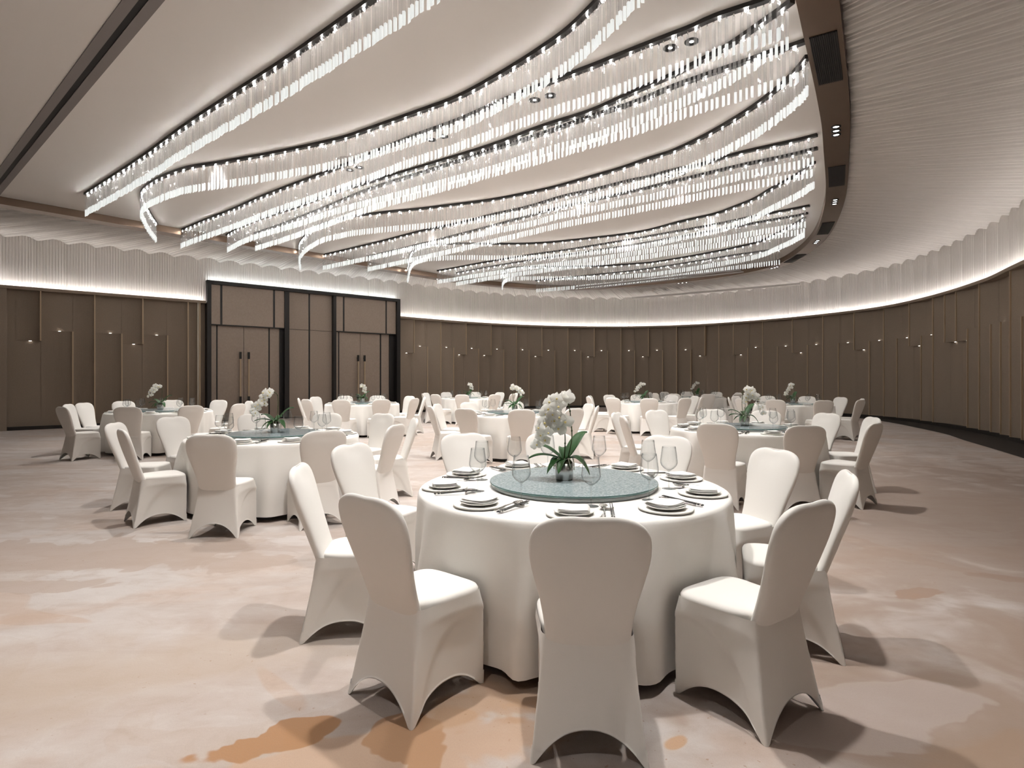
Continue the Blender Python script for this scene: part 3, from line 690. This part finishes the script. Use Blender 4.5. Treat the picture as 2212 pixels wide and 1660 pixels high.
charger_me = MB().lathe([(.0001, .001), (.085, 0), (.118, .001), (.1315, .005), (.134, .0095), (.131, .0135), (.103, .0085), (.0001, .0075)], 48).me('charger_plate', M['china'], True)
plate_me = MB().lathe([(.0001, .001), (.05, 0), (.06, .002), (.093, .012), (.0955, .0145), (.093, .017), (.062, .0075), (.0001, .0065)], 44).me('side_plate', M['china'], True)
def napkin_me(seed):
    rnd = random.Random(seed); mb = MB(); N = 12
    for lay in range(4):
        s = .077 - .002 * lay; z0 = .001 + lay * .0040; ph = rnd.uniform(0, 6); ox = rnd.uniform(-.004, .004); oy = rnd.uniform(-.004, .004); tw = rnd.uniform(-.05, .05)
        top = []; bot = []
        for j in range(N + 1):
            for i in range(N + 1):
                x = (i / N * 2 - 1); y = (j / N * 2 - 1)
                e = max(abs(x), abs(y)); k = 1 - .05 * (max(0, abs(x) * abs(y) - .6) / .4)
                px, py = x * s * k, y * s * k
                qx = px * cos(tw) - py * sin(tw) + ox; qy = px * sin(tw) + py * cos(tw) + oy
                w = .0016 * sin(4 * x + ph) * sin(3 * y + ph * .7) + .006 * (lay / 3) * max(0, x) ** 3 * (.5 + .5 * sin(2 * y + ph))
                top.append((qx, qy, z0 + .0038 + w - .002 * e ** 6)); bot.append((qx, qy, z0 + w + .001 * e ** 6))
        n = (N + 1) ** 2; f = []
        for j in range(N):
            for i in range(N):
                a = j * (N + 1) + i; f.append((a, a + 1, a + N + 2, a + N + 1)); f.append((n + a, n + a + N + 1, n + a + N + 2, n + a + 1))
        per = list(range(N)) + [(k + 1) * (N + 1) - 1 for k in range(N)] + [(N + 1) ** 2 - 1 - k for k in range(N)] + [N * (N + 1) - k * (N + 1) for k in range(N)]
        for a, b_ in zip(per, per[1:] + per[:1]): f.append((b_, a, n + a, n + b_))
        mb.add(top + bot, f)
    return mb.me('napkin', M['napkin'], True)
NAPK = [napkin_me(k) for k in range(5)]
glass0 = empty('wine_glass')
MB().lathe([(.0001, .0035), (.012, .0032), (.037, .0012), (.039, .0006), (.037, .0), (.0001, .0)], 32)  .build('foot', M['glass_stem'], glass0, True)
MB().lathe([(.008, .0035), (.0042, .012), (.0032, .04), (.0032, .085), (.005, .1), (.010, .107)], 16).build('stem', M['glass_stem'], glass0, True)
MB().lathe([(.0005, .106), (.012, .108), (.030, .120), (.044, .137), (.0495, .152), (.049, .166), (.0455, .195), (.041, .228), (.0385, .247), (.0378, .247), (.0403, .227), (.0447, .195), (.0482, .166), (.0487, .152), (.043, .138), (.029, .122), (.011, .1105), (.0005, .109)], 36).build('bowl', M['glass'], glass0, True)
freeze(glass0)
def stick_me():
    mb = MB(); mb.box(-.0035, .0035, -.12, -.112, 0, .007, 0); mb.box(-.0036, .0036, -.112, -.103, -.0001, .0071, 1); mb.box(-.0034, .0034, -.103, -.09, 0, .0068, 0); mb.box(-.0035, .0035, -.09, -.087, -.0001, .0069, 1)
    mb.rings([[(-.0033, -.087, 0), (.0033, -.087, 0), (.0033, -.087, .0066), (-.0033, -.087, .0066)], [(-.002, .12, .001), (.002, .12, .001), (.002, .12, .005), (-.002, .12, .005)]])
    return mb.me('chopstick', [M['stick'], M['silver']])
STICK = stick_me()
rest_me = MB().rings([[(x, y + .006 * cos(a), .006 + .0055 * sin(a) + (.004 * abs(x) / .028)) for a in np.linspace(0, 2 * pi, 9)[:-1] for y in (0,)] for x in np.linspace(-.03, .03, 9)]).me('chopstick_rest', M['silver'], True)
spoon0 = empty('soup_spoon')
R = []
for t in np.linspace(-1, 1, 11):
    w = .021 * sqrt(max(.0, 1 - t * t)) + .0006
    R.append([(w * x, .074 + .033 * t, .0165 - .011 * (1 - x * x) * (1 - t * t) + dz) for x, dz in ((-1, 0), (-.6, 0), (0, 0), (.6, 0), (1, 0), (.6, .0012), (0, .0012), (-.6, .0012))])
MB().rings(R).build('spoon_bowl', M['silver'], spoon0, True)
MB().tube([(0, .042, .017), (0, .02, .016), (0, -.03, .0125), (0, -.09, .0065), (0, -.112, .006)], .0036, 8, taper=[.8, .8, .9, 1.1, 1.3]).build('spoon_handle', M['silver'], spoon0, True)
freeze(spoon0)

def blossom_me():
    mb = MB()
    def petal(rot, ln, wd, lift):
        v = []; f = []; NI, NJ = 5, 5
        for i in range(NI):
            t = i / (NI - 1)
            for j in range(NJ):
                q = j / (NJ - 1) * 2 - 1
                w = wd * sin(pi * min(1, t * .86 + .07)) ** .7
                x, y, z = ln * t * (1 - .1 * q * q), w * q, lift * t * t - .010 * q * q * t + .004
                v.append((x * cos(rot) - y * sin(rot), x * sin(rot) + y * cos(rot), z))
        for i in range(NI - 1):
            for j in range(NJ - 1):
                a = i * NJ + j; f.append((a, a + NJ, a + NJ + 1, a + 1))
        mb.add(v, f)
    for a, ln, wd in ((0, .043, .026), (pi, .043, .026), (pi / 2, .040, .015), (pi * 1.25, .038, .014), (pi * 1.75, .038, .014)): petal(a, ln, wd, -.006)
    mb.lathe([(.0001, .016), (.004, .014), (.0065, .006), (.003, 0)], 8, (0, -.006, 0), 1)
    return mb.me('blossom', [M['petal'], M['lip']], True)
BLOS = blossom_me()
def leaf_me(ln, wd, rise, droop):
    v = []; f = []; NI, NJ = 14, 6
    for side in (0, 1):
        for i in range(NI):
            t = i / (NI - 1)
            for j in range(NJ):
                q = j / (NJ - 1) * 2 - 1; w = wd * (sin(pi * min(1, .10 + .9 * t ** .8)) ** .65) * (1 if t < .999 else .05)
                v.append((ln * t * (1 - .06 * t), w * q, rise * sin(pi * .55 * t) - droop * t * t + .28 * wd * abs(q) - side * .0022))
    n = NI * NJ
    for i in range(NI - 1):
        for j in range(NJ - 1):
            a = i * NJ + j; f.append((a, a + 1, a + NJ + 1, a + NJ)); f.append((n + a, n + a + NJ, n + a + NJ + 1, n + a + 1))
    per = [j for j in range(NJ)] + [i * NJ + NJ - 1 for i in range(1, NI)] + [(NI - 1) * NJ + j for j in range(NJ - 2, -1, -1)] + [i * NJ for i in range(NI - 2, 0, -1)]
    for a, b_ in zip(per, per[1:] + per[:1]): f.append((b_, a, n + a, n + b_))
    return mesh('leaf', v, f, M['leaf'], True)
def make_orchid(stems, nb, seed, pot='silver'):
    rnd = random.Random(seed); root = empty('potted_orchid')
    MB().lathe([(.0001, 0), (.047, 0), (.0505, .004), (.0535, .05), (.0535, .10), (.0515, .10), (.0515, .075), (.0001, .072)], 40).build('pot', M['pot'], root, True)
    MB().lathe([(.0510, .06), (.049, .105), (.035, .122), (.0001, .128)], 24).build('moss', M['moss'], root, True)
    for k, (a, ln, wd, ri, dr) in enumerate(((.62, .20, .044, .15, .0), (2.75, .20, .036, .10, .03), (3.3, .22, .034, .055, .045), (-.45, .16, .04, .06, .14), (3.9, .15, .026, .03, .10), (-1.9, .13, .026, .03, .10), (1.5, .17, .03, .09, .05), (2.1, .16, .026, .03, .09))):
        o = obj('leaf', leaf_me(ln, wd, ri, dr), root, (0.012 * cos(a), .012 * sin(a), .118), a + rnd.uniform(-.1, .1))
    for k in range(6):
        a = rnd.uniform(0, 6.28); p = [(.03 * cos(a), .03 * sin(a), .12), (.052 * cos(a), .052 * sin(a), .135), (.064 * cos(a), .064 * sin(a), .11), (.062 * cos(a + .2), .062 * sin(a + .2), .06 + rnd.uniform(-.02, .02))]
        MB().tube(crom(p, 5), .0025, 6).build('aerial_root', M['root'], root, True)
    for pts in stems:
        c = Path(crom(pts, 10)); st = MB().tube([c.at(t) for t in np.linspace(0, c.L, 40)], .0036, 7, taper=list(np.linspace(1.15, .5, 40))).build('flower_stem', M['stem'], root, True)
        for q in (.25, .42): 
            p = c.at(c.L * q); 
            MB().lathe([(.0038, -.006), (.0062, 0), (.0038, .006)], 8, tuple(p)).build('node', M['stem'], st, True)
        for k in range(nb):
            t = c.L * (.52 + .47 * k / (nb - 1)); p = c.at(t); tn = c.at(min(c.L, t + .01)) - c.at(t - .01); sgn = 1 if k % 2 else -1
            off = np.array((sgn * .022 + rnd.uniform(-.01, .01), -.018 + rnd.uniform(-.03, .02), rnd.uniform(-.012, .016)))
            b = obj('blossom', BLOS, st, tuple(p + off))
            b.rotation_euler = (radians(rnd.uniform(55, 100)), radians(rnd.uniform(-20, 20)), radians(rnd.uniform(-55, 45))); s = rnd.uniform(1.05, 1.35) * (1 - .2 * (k / nb)); b.scale = (s, s, s)
    freeze(root); return root
ORC = {
    'A': ([[(.02, .0, .12), (.045, .0, .24), (.04, 0, .36), (.025, .0, .45), (-.02, -.01, .485), (-.07, -.02, .45), (-.10, -.02, .38), (-.125, -.03, .30), (-.14, -.03, .22)],
           [(.0, .01, .12), (.006, .01, .22), (.0, .01, .31), (-.03, .0, .365), (-.07, .0, .37), (-.10, .0, .34), (-.115, 0, .30)]], 17),
    'B': ([[(.02, .0, .12), (.03, .0, .26), (.03, 0, .38), (.01, .0, .44), (-.05, -.01, .45), (-.10, -.02, .41), (-.13, -.02, .33), (-.19, -.03, .28), (-.22, -.03, .2)]], 15),
    'D': ([[(.02, .0, .12), (.03, .0, .26), (.035, 0, .38), (.01, .0, .45), (-.04, -.01, .45), (-.10, -.02, .40), (-.16, -.02, .32), (-.20, -.03, .26)]], 11),
    'C': ([[(-.02, .0, .12), (-.035, .0, .26), (-.03, 0, .38), (-.02, .0, .45), (.03, -.01, .46), (.09, -.02, .42), (.14, -.02, .34), (.17, -.03, .25), (.18, -.03, .17)],
           [(.0, .01, .12), (.01, .01, .24), (.015, .01, .34), (.04, .0, .40), (.08, .0, .40), (.12, .0, .35)]], 10),
    'F': ([[(-.02, .0, .12), (-.03, .0, .26), (-.04, 0, .38), (-.02, .0, .45), (.03, -.01, .44), (.09, -.02, .38), (.13, -.02, .30)]], 11),
    'E': ([[(-.02, .0, .12), (-.03, .0, .26), (-.02, 0, .38), (.0, .0, .43), (.03, -.01, .42), (.05, -.02, .36), (.05, -.02, .26)]], 10)}
olab = {'A': 'white orchid with two arching stems in a mirrored pot on the nearest table', 'B': 'white orchid arching to the left on the left middle table', 'C': 'white orchid drooping to the right in a silver pot, right middle table',
        'D': 'white orchid arching left on the table by the left panelled wall', 'E': 'small white orchid before the right double doors', 'F': 'white orchid leaning right on the middle table',
        'G': 'distant white orchid on the far table left of centre', 'H': 'distant white orchid arching left on the far table right of centre', 'I': 'most distant white orchid arching left before the curved wall', 'J': 'white orchid arching left on the far right table'}
proto = {k: make_orchid(v[0], v[1], i) for i, (k, v) in enumerate(ORC.items())}
used = set()
cp_ = {}
ZTOP = .7522; ZS = ZTOP + .0365
for key, ((cx, cy), a0, phrase) in TABLES.items():
    near = key in 'ABCF'
    t = copy_tree(table0); t.location = (cx, cy, 0); tag(t, f'round board on a dark pedestal under the cloth of {phrase}', 'table', 'round banquet tables')
    s = copy_tree(susan0); s.location = (cx + (.012 if key == 'A' else 0), cy, ZTOP); s.rotation_euler.z = random.uniform(0, 6); tag(s, f'grey green glass turntable in the middle of {phrase}', 'lazy susan', 'glass turntables')
    src = key if key in proto else {'G': 'E', 'H': 'D', 'I': 'D', 'J': 'B'}[key]
    if src == key: o = proto[key]
    else: o = copy_tree(proto[src])
    o.location = (cx - (.04 if key == 'A' else 0), cy, ZS); o.rotation_euler.z = {'G': .3, 'H': -.15, 'I': .2, 'J': .12}.get(key, 0); tag(o, olab[key], 'orchid', 'orchids on the tables')
    # chairs
    if key in CHAIRS:
        pos = CHAIRS[key]
    else:
        pos = [(cx + 1.5 * cos(radians(a0 + 36 * k)) + random.uniform(-.05, .05), cy + 1.5 * sin(radians(a0 + 36 * k)) + random.uniform(-.05, .05)) for k in range(10)]
    press = []; an = [math.degrees(atan2(y - cy, x - cx)) for x, y in pos]; nm = slots(an)
    for i, (x, y) in enumerate(pos):
        r = math.hypot(x - cx, y - cy); f = atan2(cy - y, cx - x); r2 = max(r - .31, 1.112)
        press.append((atan2(y - cy, x - cx), r2 - .192))
        c = copy_tree(chair0) if used else chair0
        used.add('chair')
        c.location = (cx - r2 * cos(f), cy - r2 * sin(f), 0); c.rotation_euler.z = f - pi / 2 + random.uniform(-.05, .05)
        tag(c, f'white covered banquet chair {nm[i]} {phrase}', 'chair', 'covered chairs around the tables')
    cl = obj('tablecloth', cloth_me(ord(key), press), None, (cx, cy, 0)); tag(cl, f'floor length white cloth draped over {phrase}', 'tablecloth', 'white round tablecloths')
    # place settings
    aa = an if key == 'A' else [a0 + 36 * k for k in range(10)]
    sn = slots([(a + 180) % 360 - 180 for a in aa])
    for i, a in enumerate(aa):
        w = f'{sn[i]} {phrase}'
        th = radians(a); rot = th + pi / 2 + random.uniform(-.08, .08)
        def pl(r, dth, z): return (cx + r * cos(th + dth), cy + r * sin(th + dth), ZTOP + z)
        o = obj('charger_plate', charger_me, None, pl(.755, -.03, 0), 0); tag(o, f'large ivory charger plate {w}', 'plate', 'charger plates')
        o = obj('side_plate', plate_me, None, pl(.755, -.03, .0085), 0); tag(o, f'small ivory top plate {w}', 'plate', 'plates on the chargers')
        o = obj('napkin', NAPK[(i * 3 + ord(key)) % 5], None, pl(.752, -.03, .0240), rot + random.choice((0, pi / 2, pi)) + random.uniform(-.12, .12)); tag(o, f'folded white napkin {w}', 'napkin', 'folded napkins')
        g = copy_tree(glass0) if 'glass' in used else glass0
        used.add('glass'); rg = .565 + random.uniform(-.01, .015)
        g.location = pl(rg, .15 + random.uniform(-.02, .02), 0); g.rotation_euler.z = random.uniform(0, 6); tag(g, f'tall clear wine glass {w}', 'wine glass', 'wine glasses')
        if near:
            d2 = rot + random.uniform(-.06, .06)
            for q, nmk in ((-.005, 'left'), (.006, 'right')):
                o = obj('chopstick', STICK, None, pl(.72, .226 + q / .72, .0125), d2 + random.uniform(-.015, .015)); tag(o, f'{nmk} black chopstick with silver bands {w}', 'chopstick', 'black chopsticks'); o.rotation_euler.x = .055
            o = obj('chopstick_rest', rest_me, None, pl(.66, .226, .0006), d2); tag(o, f'small silver rest under the chopsticks {w}', 'chopstick rest', 'silver rests')
            sp_ = copy_tree(spoon0) if 'spoon' in used else spoon0
            used.add('spoon')
            sp_.location = pl(.705, .178, .0035); sp_.rotation_euler.z = d2; tag(sp_, f'silver soup spoon beside the chopsticks {w}', 'spoon', 'silver spoons')
for o in (table0, susan0):
    for c in list(kids(o)): bpy.data.objects.remove(c, do_unlink=True)
    bpy.data.objects.remove(o, do_unlink=True)

# ------------------------------------------------------------------ light
def spot(x, y, z, p, ang=88, blend=.75, rad=.08, col=(1, .975, .95), aim=None):
    l = bpy.data.lights.new('downlight_beam', 'SPOT'); l.energy = p; l.spot_size = radians(ang); l.spot_blend = blend; l.shadow_soft_size = rad; l.color = col
    o = bpy.data.objects.new('downlight_beam', l); COL.objects.link(o); o.location = (x, y, z)
    if aim is not None:
        from mathutils import Vector
        o.rotation_euler = (Vector(aim) - Vector((x, y, z))).to_track_quat('-Z', 'Y').to_euler()
    return o
for (x, y), w in TW: spot(x, y, ZC - .03, 300)
for x, y, p in ((-4.0, 6.6, 170), (-2.3, 5.2, 210), (-.5, 3.8, 300), (.9, 2.7, 260), (-5.0, 2.1, 40), (-3.3, .7, 60), (-1.6, -.7, 170), (.05, -2.0, 250), (-5.5, 10.8, 260), (-6.9, 12.6, 260), (-4.4, 15.0, 300), (-1.0, 19.0, 300), (1.2, 17.6, 300), (3.2, 16.0, 300), (4.9, 14.2, 300)): spot(x, y, ZC - .03, p)
for (x, y), w in TR: 
    p = BAND.off(band_s(x, y), .19); spot(p[0], p[1], ZB - .03, 45, 90)

w = bpy.data.worlds.new('world'); SC.world = w; w.use_nodes = True
w.node_tree.nodes['Background'].inputs[0].default_value = (1, .97, .94, 1); w.node_tree.nodes['Background'].inputs[1].default_value = 0.0

cam = bpy.data.cameras.new('camera'); co = bpy.data.objects.new('camera', cam); COL.objects.link(co)
co.location = (0, 0, 1.40); co.rotation_euler = (pi / 2, 0, 0)
cam.sensor_width = 36; cam.lens = 36 * 1240 / 2212; cam.shift_y = -13 / 2212; cam.clip_start = .05; cam.clip_end = 200
SC.camera = co
vs = SC.view_settings
vs.view_transform = 'Standard'; vs.look = 'None'; vs.gamma = 1; vs.use_curve_mapping = False; vs.exposure = 0.9
try:
    SC.cycles.use_denoising = True; SC.cycles.denoiser = 'OPENIMAGEDENOISE'
    SC.cycles.use_light_tree = False; SC.cycles.use_adaptive_sampling = True; SC.cycles.adaptive_threshold = .03
    SC.cycles.max_bounces = 5; SC.cycles.transparent_max_bounces = 16; SC.cycles.diffuse_bounces = 3; SC.cycles.glossy_bounces = 2; SC.cycles.sample_clamp_indirect = 6
    SC.cycles.caustics_reflective = False; SC.cycles.caustics_refractive = False
except Exception:
    pass
